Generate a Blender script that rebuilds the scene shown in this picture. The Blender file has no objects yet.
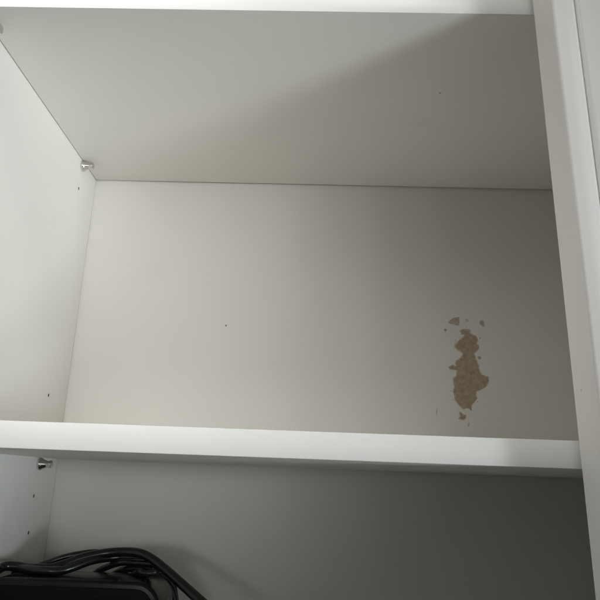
import bpy, bmesh, math, random
from mathutils import Vector, Matrix, noise, geometry

# ------------------------------------------------------------------ camera
Z0 = 0.36                     # height of the middle shelf's underside above the cabinet's base
CAM = Vector((0.2521, -0.3695, -0.0186 + Z0))
YAW, PITCH, ROLL, FPX = -0.0229, 0.2955, 0.0293, 620.6     # focal length for a 600 px wide frame
scene = bpy.context.scene
col = scene.collection

def cam_axes():
    f = Vector((math.sin(YAW) * math.cos(PITCH), math.cos(YAW) * math.cos(PITCH), math.sin(PITCH)))
    r = Vector((math.cos(YAW), -math.sin(YAW), 0))
    u = r.cross(f)
    return (r * math.cos(ROLL) + u * math.sin(ROLL), u * math.cos(ROLL) - r * math.sin(ROLL), f)
AX = cam_axes()

cd = bpy.data.cameras.new('camera')
cam = bpy.data.objects.new('camera', cd)
col.objects.link(cam)
cam.matrix_world = Matrix(((AX[0].x, AX[1].x, -AX[2].x, CAM.x), (AX[0].y, AX[1].y, -AX[2].y, CAM.y),
                           (AX[0].z, AX[1].z, -AX[2].z, CAM.z), (0, 0, 0, 1)))
cd.sensor_width = 36
cd.lens = 36 * FPX / 600
cd.clip_start, cd.clip_end = 0.01, 100
scene.camera = cam

def hit(px, py, axis, val):
    """point on the plane axis = val that the photograph shows at pixel (px, py)"""
    d = AX[2] + AX[0] * ((px - 300) / FPX) - AX[1] * ((py - 300) / FPX)
    return CAM + d * ((val - CAM[axis]) / d[axis])

# ------------------------------------------------------------------ light
world = bpy.data.worlds.new('World')
scene.world = world
world.use_nodes = True
bg = world.node_tree.nodes['Background']
bg.inputs[0].default_value = (0.80, 0.84, 0.88, 1)
bg.inputs[1].default_value = 0.035

def area(name, loc, target, sx, sy, power, color, spread=180):
    l = bpy.data.lights.new(name, 'AREA')
    l.shape, l.size, l.size_y, l.energy, l.color = 'RECTANGLE', sx, sy, power, color
    l.spread = math.radians(spread)
    o = bpy.data.objects.new(name, l)
    o.location = loc
    o.rotation_euler = (Vector(target) - Vector(loc)).to_track_quat('-Z', 'Y').to_euler()
    col.objects.link(o)
    return o

def lamp(name, azimuth, elevation, target, power, color, spread=180, size=0.35, dist=1.5, size_y=None):
    """a soft unseen lamp, seen from the cabinet at this azimuth (right positive) and elevation"""
    a, e = math.radians(azimuth), math.radians(elevation)
    d = Vector((math.sin(a) * math.cos(e), -math.cos(a) * math.cos(e), math.sin(e)))
    return area(name, Vector(target) + d * dist, target, size, size_y or size, power, color, spread)

COOL, NEUT, WARM = (0.89, 0.97, 1.0), (1.0, 0.995, 0.97), (1.0, 0.985, 0.945)
CENTRE = (0.2, 0.1, Z0 + 0.2)
FRONT = (0.0, 0.0, Z0 + 0.33)
for az_, w_ in ((-12, 0.010), (-1, 0.030), (10, 0.038), (21, 0.038), (32, 0.032), (43, 0.012)):     # unseen fan of beams, added for a smooth falloff across the back
    lamp('fill_beam', az_, -4, (0.08, 0.2, Z0 + 0.19), w_, (0.98, 0.985, 0.98), 20, 0.33)
lamp('side_window_and_fill', 54, -13, (0.05, 0.08, Z0 + 0.28), 0.23, COOL, 18, 0.40)
lamp('side_window_and_fill', 54, -25, (0.05, 0.08, Z0 + 0.28), 0.115, COOL, 18, 0.40)
lamp('side_window_and_fill', 55, -4, (0.0, 0.1, Z0 - 0.03), 0.042, (0.82, 0.93, 1.0), 12, 0.2)  # extra unseen beam added to lift the lower left wall
lamp('left_fill', -30, 28, CENTRE, 0.80, WARM, 180, 0.7)  # unseen fills added from the left to brighten door edge and fronts
lamp('left_fill', -25, 10, CENTRE, 0.42, WARM, 180, 0.7)
lamp('left_fill', -45, 20, FRONT, 0.09, NEUT, 30, 0.5)
lamp('low_light', -5, 2, (0.1, 0.26, Z0 - 0.05), 0.0080, NEUT, 14, 0.11)
lamp('high_fill', 15, 45, FRONT, 0.54, NEUT, 30, 0.5)  # unseen high fills, added to brighten the upper shelf front
lamp('high_fill', -45, 45, FRONT, 0.68, NEUT, 30, 0.5)
scene.view_settings.view_transform = 'Standard'
scene.view_settings.look = 'None'
scene.view_settings.exposure = 0
scene.view_settings.gamma = 1

# ------------------------------------------------------------------ materials
def mat(name, color, rough=0.45, spec=0.5, metal=0.0, vary=0.0, vscale=6.0, bump=0.0, bscale=400.0, rvary=0.0, dirt=None, coat=0.0):
    m = bpy.data.materials.new(name)
    m.use_nodes = True
    nt = m.node_tree
    b = nt.nodes['Principled BSDF']
    b.inputs['Base Color'].default_value = (*color, 1)
    b.inputs['Roughness'].default_value = rough
    b.inputs['Metallic'].default_value = metal
    b.inputs['Specular IOR Level'].default_value = spec
    b.inputs['Coat Weight'].default_value = coat
    tc = nt.nodes.new('ShaderNodeTexCoord')
    def nz(scale, detail=4, rough_=0.6):
        n = nt.nodes.new('ShaderNodeTexNoise')
        n.inputs['Scale'].default_value = scale
        n.inputs['Detail'].default_value = detail
        n.inputs['Roughness'].default_value = rough_
        nt.links.new(tc.outputs['Object'], n.inputs['Vector'])
        return n
    cur = None
    if vary:
        n = nz(vscale)
        r = nt.nodes.new('ShaderNodeMapRange')
        r.inputs['From Min'].default_value, r.inputs['From Max'].default_value = 0.3, 0.7
        r.inputs['To Min'].default_value, r.inputs['To Max'].default_value = 1 - vary, 1 + vary
        nt.links.new(n.outputs['Fac'], r.inputs['Value'])
        mx = nt.nodes.new('ShaderNodeMix')
        mx.data_type, mx.blend_type = 'RGBA', 'MULTIPLY'
        mx.inputs['Factor'].default_value = 1
        mx.inputs[6].default_value = (*color, 1)
        nt.links.new(r.outputs['Result'], mx.inputs[7])
        cur = mx.outputs[2]
    if dirt:
        # faint grimy smears with a shape of their own
        n = nz(dirt[1], 6, 0.7)
        r = nt.nodes.new('ShaderNodeMapRange')
        r.inputs['From Min'].default_value, r.inputs['From Max'].default_value = 0.60, 0.80
        r.inputs['To Min'].default_value, r.inputs['To Max'].default_value = 0, dirt[0]
        nt.links.new(n.outputs['Fac'], r.inputs['Value'])
        mx = nt.nodes.new('ShaderNodeMix')
        mx.data_type = 'RGBA'
        mx.inputs[6].default_value = (*color, 1)
        mx.inputs[7].default_value = (0.36, 0.33, 0.27, 1)
        nt.links.new(r.outputs['Result'], mx.inputs['Factor'])
        if cur:
            nt.links.new(cur, mx.inputs[6])
        cur = mx.outputs[2]
    if cur:
        nt.links.new(cur, b.inputs['Base Color'])
    if rvary:
        n = nz(30, 5)
        r = nt.nodes.new('ShaderNodeMapRange')
        r.inputs['To Min'].default_value, r.inputs['To Max'].default_value = rough - rvary, rough + rvary
        nt.links.new(n.outputs['Fac'], r.inputs['Value'])
        nt.links.new(r.outputs['Result'], b.inputs['Roughness'])
    if bump:
        n = nz(bscale, 3)
        bp = nt.nodes.new('ShaderNodeBump')
        bp.inputs['Strength'].default_value = bump
        bp.inputs['Distance'].default_value = 0.0006
        nt.links.new(n.outputs['Fac'], bp.inputs['Height'])
        nt.links.new(bp.outputs['Normal'], b.inputs['Normal'])
    return m

WHITE = (0.81, 0.79, 0.745)
M = {
    'white': mat('white melamine', WHITE, 0.42, 0.45, vary=0.018, vscale=5, bump=0.10, bscale=650, rvary=0.08, dirt=(0.10, 9)),
    'edge': mat('white edge band', (0.82, 0.81, 0.77), 0.36, 0.45, vary=0.02, vscale=14, bump=0.06, bscale=300, rvary=0.08, dirt=(0.10, 25)),
    'back': mat('white hardboard', (0.80, 0.775, 0.73), 0.5, 0.4, vary=0.022, vscale=4, bump=0.12, bscale=500, rvary=0.06, dirt=(0.12, 7)),
    'door': mat('white door paint', (0.81, 0.79, 0.75), 0.38, 0.45, vary=0.02, vscale=8, bump=0.08, bscale=420, rvary=0.08, dirt=(0.08, 12)),
    'brown': mat('bare brown board', (0.435, 0.355, 0.262), 0.8, 0.2, vary=0.20, vscale=220, bump=0.6, bscale=900),
    'grime': mat('grey brown grime', (0.47, 0.42, 0.34), 0.7, 0.25, vary=0.15, vscale=300),
    'halo': mat('stain fringe', (0.60, 0.52, 0.42), 0.7, 0.25, vary=0.14, vscale=260),
    'faint': mat('faint grime', (0.60, 0.57, 0.50), 0.6, 0.3, vary=0.1, vscale=300),
    'speck': mat('dark speck', (0.26, 0.24, 0.22), 0.7, 0.3),
    'hole': mat('chipboard hole', (0.16, 0.145, 0.125), 0.9, 0.2, vary=0.2, vscale=900),
    'nickel': mat('nickel plated steel', (0.66, 0.64, 0.60), 0.20, 0.5, metal=1.0, bump=0.05, bscale=900, rvary=0.06),
    'plastic': mat('black plastic', (0.004, 0.004, 0.004), 0.28, 0.3, bump=0.03, bscale=500, rvary=0.05),
    'matt': mat('matt black plastic', (0.003, 0.003, 0.003), 0.5, 0.12, bump=0.1, bscale=1400),
    'cable': mat('black cable rubber', (0.010, 0.010, 0.010), 0.24, 0.5, bump=0.05, bscale=700, rvary=0.06),
}

# ------------------------------------------------------------------ helpers
def link(name, me, parent=None, material=None):
    o = bpy.data.objects.new(name, me)
    col.objects.link(o)
    if material:
        me.materials.append(material)
    if parent is not None:
        o.parent = parent
    return o

def put(o, parent_origin):
    """meshes are built in place; shift a child so that its parent's origin cancels"""
    o.location = -Vector(parent_origin)
    return o

def smooth(me, angle=35):
    for p in me.polygons:
        p.use_smooth = True
    me.set_sharp_from_angle(angle=math.radians(angle))

def hexa(name, pts, parent, material, origin, bevel=0.0008, segs=3):
    """a board from its eight corners: pts(x 0/1, y 0/1, z 0/1) -> point"""
    bm = bmesh.new()
    v = [bm.verts.new(pts(i & 1, (i >> 1) & 1, (i >> 2) & 1)) for i in range(8)]
    for f in ((0, 2, 3, 1), (4, 5, 7, 6), (0, 1, 5, 4), (2, 6, 7, 3), (0, 4, 6, 2), (1, 3, 7, 5)):
        bm.faces.new([v[k] for k in f])
    bmesh.ops.recalc_face_normals(bm, faces=bm.faces)
    if bevel:
        bmesh.ops.bevel(bm, geom=list(bm.edges), offset=bevel, segments=segs, affect='EDGES', profile=0.5)
    me = bpy.data.meshes.new(name)
    bm.to_mesh(me)
    bm.free()
    smooth(me)
    return put(link(name, me, parent, material), origin)

def box(name, a, b, parent, material, origin, bevel=0.0008, segs=3):
    return hexa(name, lambda x, y, z: (b[0] if x else a[0], b[1] if y else a[1], b[2] if z else a[2]), parent, material, origin, bevel, segs)

def extrude_profile(name, prof, z0, z1, parent, material, origin, lean=0.0):
    """closed xy outline drawn up from z0 to z1"""
    bm = bmesh.new()
    lo = [bm.verts.new((x + lean * (z0 - Z0), y, z0)) for x, y in prof]
    hi = [bm.verts.new((x + lean * (z1 - Z0), y, z1)) for x, y in prof]
    n = len(prof)
    for i in range(n):
        bm.faces.new((lo[i], lo[(i + 1) % n], hi[(i + 1) % n], hi[i]))
    bm.faces.new(lo[::-1])
    bm.faces.new(hi)
    bmesh.ops.recalc_face_normals(bm, faces=bm.faces)
    me = bpy.data.meshes.new(name)
    bm.to_mesh(me)
    bm.free()
    smooth(me)
    return put(link(name, me, parent, material), origin)

def tube_mesh(name, pts, rad, seg=14, closed_ends=True, taper=None):
    """round tube through the points (Catmull-Rom smoothed)"""
    P = [Vector(p) for p in pts]
    Q = []
    for i in range(len(P) - 1):
        p0, p1, p2, p3 = P[max(i - 1, 0)], P[i], P[i + 1], P[min(i + 2, len(P) - 1)]
        for k in range(8):
            t = k / 8
            Q.append(0.5 * ((2 * p1) + (p2 - p0) * t + (2 * p0 - 5 * p1 + 4 * p2 - p3) * t * t + (3 * p1 - p0 - 3 * p2 + p3) * t ** 3))
    Q.append(P[-1])
    bm = bmesh.new()
    rings, n_prev = [], None
    for i, q in enumerate(Q):
        t = (Q[min(i + 1, len(Q) - 1)] - Q[max(i - 1, 0)]).normalized()
        if n_prev is None:
            n_prev = t.orthogonal().normalized()
        n = (n_prev - t * n_prev.dot(t)).normalized()
        n_prev = n
        b = t.cross(n)
        rr = rad if taper is None else taper(i / (len(Q) - 1)) * rad
        rings.append([bm.verts.new(q + (n * math.cos(a) + b * math.sin(a)) * rr) for a in (2 * math.pi * k / seg for k in range(seg))])
    for A, B in zip(rings, rings[1:]):
        for k in range(seg):
            bm.faces.new((A[k], A[(k + 1) % seg], B[(k + 1) % seg], B[k]))
    bm.faces.new(rings[0][::-1])
    bm.faces.new(rings[-1])
    bmesh.ops.recalc_face_normals(bm, faces=bm.faces)
    me = bpy.data.meshes.new(name)
    bm.to_mesh(me)
    bm.free()
    smooth(me, 50)
    return me

def lathe_x(name, prof, seg=32):
    """turned about the X axis: prof is (x, radius)"""
    bm = bmesh.new()
    rings = [[bm.verts.new((x, r * math.cos(2 * math.pi * k / seg), r * math.sin(2 * math.pi * k / seg))) for k in range(seg)] for x, r in prof]
    for A, B in zip(rings, rings[1:]):
        for k in range(seg):
            bm.faces.new((A[k], A[(k + 1) % seg], B[(k + 1) % seg], B[k]))
    bm.faces.new(rings[0][::-1])
    bm.faces.new(rings[-1])
    bmesh.ops.recalc_face_normals(bm, faces=bm.faces)
    me = bpy.data.meshes.new(name)
    bm.to_mesh(me)
    bm.free()
    smooth(me, 40)
    return me

# ------------------------------------------------------------------ the cabinet
W = 0.80          # inside width
D = 0.268         # inside depth
H = 0.3128        # underside of the upper shelf over the underside of the middle one
T = 0.0159        # shelf thickness
TILT_U, TILT_M = -0.0011 / 0.4, -0.0033 / 0.4
TOP, BOT = Z0 + 0.62, 0.0
ORG = (W / 2, D / 2, 0.0)
cab = bpy.data.objects.new('cabinet', None)
col.objects.link(cab)
cab.location = ORG
cab['label'] = 'white melamine shelf cabinet with a stained back panel and framed door'
cab['category'] = 'cabinet'

SIDE_T = 0.018
left = box('side_panel', (-SIDE_T, -0.002, BOT), (0, D - 0.0008, TOP), cab, M['white'], ORG)
right = box('side_panel', (W, -0.002, BOT), (W + SIDE_T, D - 0.0008, TOP), cab, M['white'], ORG)
back = box('back_panel', (-SIDE_T, D, BOT), (W + SIDE_T, D + 0.004, TOP), cab, M['back'], ORG, bevel=0)
box('top_panel', (0.0002, -0.002, TOP - 0.018), (W - 0.0002, D - 0.0008, TOP), cab, M['white'], ORG)
box('bottom_panel', (0.0002, -0.002, BOT), (W - 0.0002, D - 0.0008, BOT + 0.018), cab, M['white'], ORG)

def shelf(zb, tilt, rise=0.0):
    z = lambda x, k: Z0 + zb + tilt * x + (T if k else 0)
    def corner(x, y, k):
        X = W - 0.0006 if x else 0.0006
        return (X, D - 0.0021 if y else 0.0, z(X, k) + (rise if y else 0))
    b = hexa('shelf', corner, cab, M['white'], ORG, bevel=0.0007)
    # the glued edge band on the front is a separate strip
    def strip(x, y, k):
        X = W - 0.0007 if x else 0.0007
        return (X, 0.0002 if y else -0.0008, z(X, k) + (-0.00008 if k else 0.00008))
    e = hexa('edge_band', strip, b, M['edge'], (0, 0, 0), bevel=0.0004, segs=2)
    return b
upper = shelf(H, TILT_U)
MID_RISE = 0.0034       # the middle shelf sits a little high on its rear pegs
middle = shelf(0.0, TILT_M, MID_RISE)
LOW = -0.215       # top of the shelf that carries the black things
lower = shelf(LOW - T, 0)

# pegs: flared nickel pins under the shelves
peg_me = lathe_x('shelf_peg', [(-0.006, 0.0024), (0.0, 0.0024), (0.0002, 0.0052), (0.0011, 0.0057), (0.0024, 0.0056), (0.0032, 0.0050),
                               (0.0050, 0.0041), (0.0074, 0.0032), (0.0092, 0.0028), (0.0096, 0.0030), (0.0100, 0.0034), (0.0112, 0.0036),
                               (0.0120, 0.0034), (0.0124, 0.0026), (0.0125, 0.0008)])
peg_me.materials.append(M['nickel'])
PEG_Y = 0.2235
for y, z in ((PEG_Y, H), (0.0150, H), (PEG_Y, 0.0), (0.0150, 0.0)):
    o = bpy.data.objects.new('shelf_peg', peg_me)
    col.objects.link(o)
    o.parent = cab
    o.location = Vector((0.0, y, Z0 + z - 0.0060 + (MID_RISE * y / D if z == 0.0 else 0))) - Vector(ORG)

# peg holes drilled in the left side
holes = [hit(80, 190, 0, 0), hit(48, 395, 0, 0), hit(33, 496, 0, 0), hit(27, 533, 0, 0)]
cut = bmesh.new()
for h in holes:
    bmesh.ops.create_cone(cut, cap_ends=True, segments=20, radius1=0.00185, radius2=0.00185, depth=0.018,
                          matrix=Matrix.Translation((0.001, PEG_Y, h.z)) @ Matrix.Rotation(math.pi / 2, 4, 'Y'))
cm = bpy.data.meshes.new('cutter')
cut.to_mesh(cm)
cut.free()
co = bpy.data.objects.new('cutter', cm)
col.objects.link(co)
bpy.context.view_layer.update()
md = left.modifiers.new('drill', 'BOOLEAN')
md.object, md.operation, md.solver = co, 'DIFFERENCE', 'EXACT'
dg = bpy.context.evaluated_depsgraph_get()
nm = bpy.data.meshes.new_from_object(left.evaluated_get(dg))
left.modifiers.clear()
left.data = nm
for p_ in nm.polygons:
    p_.use_smooth = False
bpy.data.objects.remove(co)
cup = lathe_x('peg_hole', [(-0.0079, 0.0001), (-0.0078, 0.00175), (-0.0004, 0.00175), (-0.0004, 0.0018), (-0.0079, 0.0018)], 20)
cup.materials.append(M['hole'])
for h in holes:
    o = bpy.data.objects.new('peg_hole', cup)
    col.objects.link(o)
    o.parent = left
    o.location = (0.0, PEG_Y, h.z)

# framed door closed over the right half
XD, TD, GAP, LEAN = 0.4059, 0.030, 0.004, -0.0015 / H
door = bpy.data.objects.new('door', None)
col.objects.link(door)
door.parent = cab
DORG = Vector((XD, -GAP, BOT))
door.location = DORG - Vector(ORG)
y0, y1 = -GAP, -GAP - TD
SW = 0.0165        # stile width
prof = [(XD, y0), (XD, y1 + 0.0026)]
for k in range(1, 7):                      # rounded left nosing
    a = math.pi / 2 * k / 6
    prof.append((XD + 0.0022 * (1 - math.cos(a)), y1 + 0.0026 - 0.0020 * math.sin(a)))
for k in range(1, 17):                     # gently crowned front that rolls back into the groove
    t = k / 16
    prof.append((XD + 0.0022 + (SW - 0.0022) * t, y1 + 0.0006 - 0.0006 * math.sin(min(1, t * 2.2) * math.pi / 2) + 0.0044 * max(0, t - 0.30) ** 2.2 / 0.7 ** 2.2))
prof += [(XD + SW + 0.006, y1 + 0.0048), (XD + SW + 0.006, y0)]
extrude_profile('stile', prof, BOT + 0.002, TOP - 0.002, door, M['door'], DORG, LEAN)
PX = XD + SW + 0.0003
prof = [(PX, y1 + 0.0045), (PX, y1 + 0.0042)]
for k in range(1, 6):
    a = math.pi / 2 * k / 5
    prof.append((PX + 0.0030 * (1 - math.cos(a)), y1 + 0.0042 - 0.0027 * math.sin(a)))
prof += [(W - 0.018, y1 + 0.0015), (W - 0.018, y0 - 0.004), (XD + SW + 0.0064, y0 - 0.004), (XD + SW + 0.0064, y1 + 0.0045)]
extrude_profile('panel', prof, BOT + 0.004, TOP - 0.004, door, M['door'], DORG, LEAN)
box('stile', (W - 0.0174, y1, BOT + 0.002), (W + 0.016, y0, TOP - 0.002), door, M['door'], DORG, bevel=0.002)

# ------------------------------------------------------------------ marks
def sheet(name, outline, y, thick, parent, material):
    """thin flake with a ragged outline, standing off a wall of constant y"""
    n = len(outline)
    res = geometry.delaunay_2d_cdt([Vector((p.x, p.z)) for p in outline], [(k, (k + 1) % n) for k in range(n)], [], 1, 1e-7)
    bm = bmesh.new()
    V = [bm.verts.new((v.x, y - thick, v.y)) for v in res[0]]
    for f in res[2]:
        q = [res[0][k] for k in f]
        area2 = sum(q[k].x * q[(k + 1) % len(q)].y - q[(k + 1) % len(q)].x * q[k].y for k in range(len(q)))
        bm.faces.new([V[k] for k in (f if area2 > 0 else f[::-1])])      # facing the room (-y)
    rim = [e for e in bm.edges if len(e.link_faces) == 1]
    ext = bmesh.ops.extrude_edge_only(bm, edges=rim)
    for v in ext['geom']:
        if isinstance(v, bmesh.types.BMVert):
            v.co.y = y + 0.0002
    me = bpy.data.meshes.new(name)
    bm.to_mesh(me)
    bm.free()
    return link(name, me, parent, material)

def ragged(px, rough=0.5, seed=0):
    """closed pixel outline, resampled and frayed, as points on the back panel"""
    rnd = random.Random(seed)
    out, n = [], len(px)
    for i in range(n):
        p0, p1, p2, p3 = (Vector((*px[(i + k) % n], 0)) for k in (-1, 0, 1, 2))
        m = max(2, int((p2 - p1).length / 0.4))
        for k in range(m):
            t = k / m
            q = 0.5 * ((2 * p1) + (p2 - p0) * t + (2 * p0 - 5 * p1 + 4 * p2 - p3) * t * t + (3 * p1 - p0 - 3 * p2 + p3) * t ** 3)
            q = p1.lerp(p2, t).lerp(q, 0.6)
            nv = noise.noise_vector(Vector((q.x * 0.5, q.y * 0.5, seed))) + 0.9 * noise.noise_vector(Vector((q.x * 1.1, q.y * 1.1, seed + 7))) + 0.6 * noise.noise_vector(Vector((q.x * 2.6, q.y * 2.6, seed + 3)))
            out.append(hit(q.x + nv.x * rough + rnd.uniform(-.12, .12), q.y + nv.y * rough + rnd.uniform(-.12, .12), 1, D))
    return out
A = lambda L: [(430 + u / 8.571, 310 + v / 8.571) for u, v in L]
B = lambda L: [(430 + u / 8.571, 365 + v / 8.571) for u, v in L]
main = A([(265, 180), (300, 165), (335, 175), (340, 205), (385, 225), (405, 250), (400, 290), (420, 325), (395, 350), (375, 365), (380, 400), (400, 450)]) + \
    B([(425, 60), (440, 85), (490, 100), (500, 130), (480, 180), (450, 200), (410, 215), (390, 240), (395, 290), (375, 320), (350, 350), (355, 390), (325, 365),
       (285, 375), (250, 340), (215, 290), (220, 260), (200, 230), (215, 190), (210, 160), (200, 120), (230, 90), (235, 50), (220, 30), (228, 5)]) + \
    A([(225, 440), (265, 410), (285, 372), (235, 335), (215, 305), (240, 275), (280, 240), (300, 215), (270, 200)])
origin_fix = Vector((0, 0, 0))
def grown(px, d):
    """the outline pushed outwards by d pixels"""
    n, out = len(px), []
    sgn = 1 if sum(px[i][0] * px[(i + 1) % n][1] - px[(i + 1) % n][0] * px[i][1] for i in range(n)) > 0 else -1
    for i in range(n):
        t = Vector((px[(i + 1) % n][0] - px[i - 1][0], px[(i + 1) % n][1] - px[i - 1][1])).normalized()
        out.append((px[i][0] + sgn * t.y * d, px[i][1] - sgn * t.x * d))
    return out
sheet('stain_halo', ragged(grown(main, 0.95), 0.8, 5), D, 0.00012, back, M['halo'])
st = sheet('stain', ragged(main, 0.62, 3), D, 0.00030, back, M['brown'])
st['label'] = 'large brown stain where the white surface has peeled'
flecks = [(A([(205, 70), (250, 60), (245, 130), (205, 125), (160, 112), (165, 95)]), 'grime'), (A([(430, 95), (450, 88), (465, 115), (460, 143), (440, 130), (425, 115)]), 'grime'),
          (A([(120, 165), (135, 158), (146, 170), (135, 184), (122, 180)]), 'grime'), (A([(305, 80), (325, 75), (332, 95), (318, 104), (303, 98)]), 'faint'),
          (A([(410, 400), (430, 395), (440, 412), (425, 425), (410, 418)]), 'grime'), (A([(165, 490), (190, 475), (220, 488), (222, 512), (170, 506)]), 'brown'),
          (B([(250, 402), (285, 425), (305, 440), (290, 466), (252, 460), (262, 435)]), 'brown'), (B([(57, 370), (64, 372), (60, 425), (53, 420)]), 'faint'),
          (B([(320, 500), (335, 495), (340, 525), (328, 530)]), 'faint')]
for i, (px, m_) in enumerate(flecks):
    sheet('stain', ragged(px, 0.5, 10 + i), D, 0.00025, back, M[m_])
    if m_ == 'brown':
        sheet('stain_halo', ragged(grown(px, 0.75), 0.6, 30 + i), D, 0.00012, back, M['halo'])
rc = random.Random(4)
for i in range(26):                        # crumbs broken off along the edge
    a = main[rc.randrange(len(main))]
    cx, cy, r_ = a[0] + rc.gauss(0, 1.6), a[1] + rc.gauss(0, 1.6), rc.uniform(0.25, 0.6)
    px = [(cx + r_ * rc.uniform(.6, 1.3) * math.cos(k * 1.047), cy + r_ * rc.uniform(.6, 1.3) * math.sin(k * 1.047)) for k in range(6)]
    sheet('stain', ragged(px, 0.15, 60 + i), D, 0.0004, back, M['halo' if i % 2 else 'brown'])
def speck(px, py, axis, val, r, parent, sgn):
    c = hit(px, py, axis, val)
    bm = bmesh.new()
    bmesh.ops.create_uvsphere(bm, u_segments=10, v_segments=6, radius=r)
    for v in bm.verts:
        v.co *= 1 + 0.25 * noise.noise(v.co * 900)
        v.co[axis] *= 0.35
        v.co += c
    me = bpy.data.meshes.new('speck')
    bm.to_mesh(me)
    bm.free()
    smooth(me, 60)
    return link('speck', me, parent, M['speck'])
speck(226, 325.5, 1, D, 0.0010, back, -1)
speck(440, 93, 2, Z0 + H + TILT_U * 0.4, 0.0008, upper, -1)
s = speck(581.6, 390, 0, XD, 0.0008, door, -1)
s.location = -DORG

# ------------------------------------------------------------------ black things on the lower shelf
FLOOR = Z0 + LOW
BX0, BX1, BY0, BY1 = 0.004, 0.143, 0.135, 0.185
BT = hit(80, 580, 1, BY0).z
box_root = bpy.data.objects.new('black_case', None)
col.objects.link(box_root)
BORG = Vector(((BX0 + BX1) / 2, (BY0 + BY1) / 2, FLOOR))
box_root.location = BORG
box_root['label'] = 'black plastic case with rounded edges beneath the tangled cable'
box_root['category'] = 'case'
def rounded_box(name, a, b, r_plan, r_edge, parent, material, origin):
    cx0, cx1, cy0, cy1 = a[0], b[0], a[1], b[1]
    loops = []
    def outline(inset, z):
        pts, r = [], max(r_plan - inset, 0.0008)
        for (cx, cy, a0) in ((cx1 - r_plan, cy1 - r_plan, 0), (cx0 + r_plan, cy1 - r_plan, 90), (cx0 + r_plan, cy0 + r_plan, 180), (cx1 - r_plan, cy0 + r_plan, 270)):
            for k in range(9):
                t = math.radians(a0 + 90 * k / 8)
                pts.append((cx + r * math.cos(t), cy + r * math.sin(t), z))
        return pts
    for k in range(7):
        t = math.pi / 2 * k / 6
        loops.append(outline(r_edge * (1 - math.sin(t)), a[2] + r_edge * (1 - math.cos(t))))
    for k in range(7):
        t = math.pi / 2 * k / 6
        loops.append(outline(r_edge * (1 - math.cos(t)), b[2] - r_edge * (1 - math.sin(t))))
    bm = bmesh.new()
    R = [[bm.verts.new(p) for p in L] for L in loops]
    n = len(R[0])
    for P, Q in zip(R, R[1:]):
        for k in range(n):
            bm.faces.new((P[k], P[(k + 1) % n], Q[(k + 1) % n], Q[k]))
    bm.faces.new(R[0][::-1])
    bm.faces.new(R[-1])
    bmesh.ops.recalc_face_normals(bm, faces=bm.faces)
    me = bpy.data.meshes.new(name)
    bm.to_mesh(me)
    bm.free()
    smooth(me, 40)
    return put(link(name, me, parent, material), origin)
# a shell rounded at its long upper edges, drawn from front to back, with a front panel set into it
def flip(o):
    for v in o.data.vertices:
        x, y, z = v.co
        v.co = (x, -z, y)
    return o
rounded_box('shell', (BX0, FLOOR, -BY1), (BX1, BT, -BY0), 0.019, 0.0030, box_root, M['plastic'], BORG)
rounded_box('front_panel', (BX0 + 0.005, FLOOR + 0.005, -BY0 - 0.002), (BX1 - 0.005, BT - 0.005, -BY0 + 0.0007), 0.014, 0.0006, box_root, M['matt'], BORG)
for o in list(box_root.children):
    flip(o)

def P(px, py, y):
    p = hit(px, py, 1, y)
    return p
R1 = 0.0037
# the coil: one cable wound in flattened loops on top of the case
coil = bpy.data.objects.new('coiled_cable', None)
col.objects.link(coil)
CORG = Vector((0.075, 0.17, BT))
coil.location = CORG
coil['label'] = 'black cable tangled in loose loops on top of the black case'
coil['category'] = 'cable'
def cable(name, pts, r=R1, parent=coil, org=CORG):
    Q = []
    for px, py, y in pts:
        p = P(px, py, y)
        if BX0 - r < p.x < BX1 - 0.012 and BY0 - r < y < BY1 + r:
            p.z = max(p.z, BT + r + 0.0002)          # lies on the case, never in it
        Q.append(p)
    return put(link(name, tube_mesh(name, Q, r), parent, M['cable']), org)
cable('trailing_strand', [(-16, 590, .130), (-8, 580, .142), (-2, 572, .150), (6, 566, .156), (18, 566.5, .160), (27, 571, .160), (36, 573, .160), (50, 570, .163), (66, 564, .168), (84, 557.5, .172),
               (104, 553.5, .176), (124, 552, .176), (140, 553.5, .172), (152, 559, .166), (166, 570, .156), (184, 586, .142), (204, 604, .128), (222, 620, .118)])
cable('loop', [(-12, 578, .178), (4, 575, .170), (16, 576, .160), (30, 576, .154), (46, 573, .152), (60, 571, .154), (74, 567, .160), (92, 560.5, .170), (112, 557.5, .182), (132, 557.5, .190), (146, 560, .193), (158, 564, .194), (167, 573, .198), (173, 588, .203), (176, 610, .206)], 0.0033)
cable('loop', [(-14, 576, .205), (8, 575, .203), (24, 572, .200), (36, 567, .200), (48, 563, .202), (62, 558, .204), (78, 554.5, .206), (96, 552.5, .206), (114, 556, .206), (128, 564, .206), (136, 572, .206)], 0.0027)
cable('loop', [(78, 604, .198), (86, 584, .198), (96, 573, .192), (108, 566.5, .184), (122, 562.5, .178), (136, 563, .176), (150, 564, .172), (159, 566, .166),
               (156, 571, .160), (147, 575, .158), (138, 577, .164), (128, 580, .192), (123, 590, .198), (120, 606, .200)], 0.0027)
cable('loop', [(100, 604, .196), (106, 584, .195), (115, 574, .192), (128, 569, .188), (142, 569.5, .186), (155, 574, .188), (168, 583, .194), (174, 597, .200), (176, 615, .204)], 0.0029)
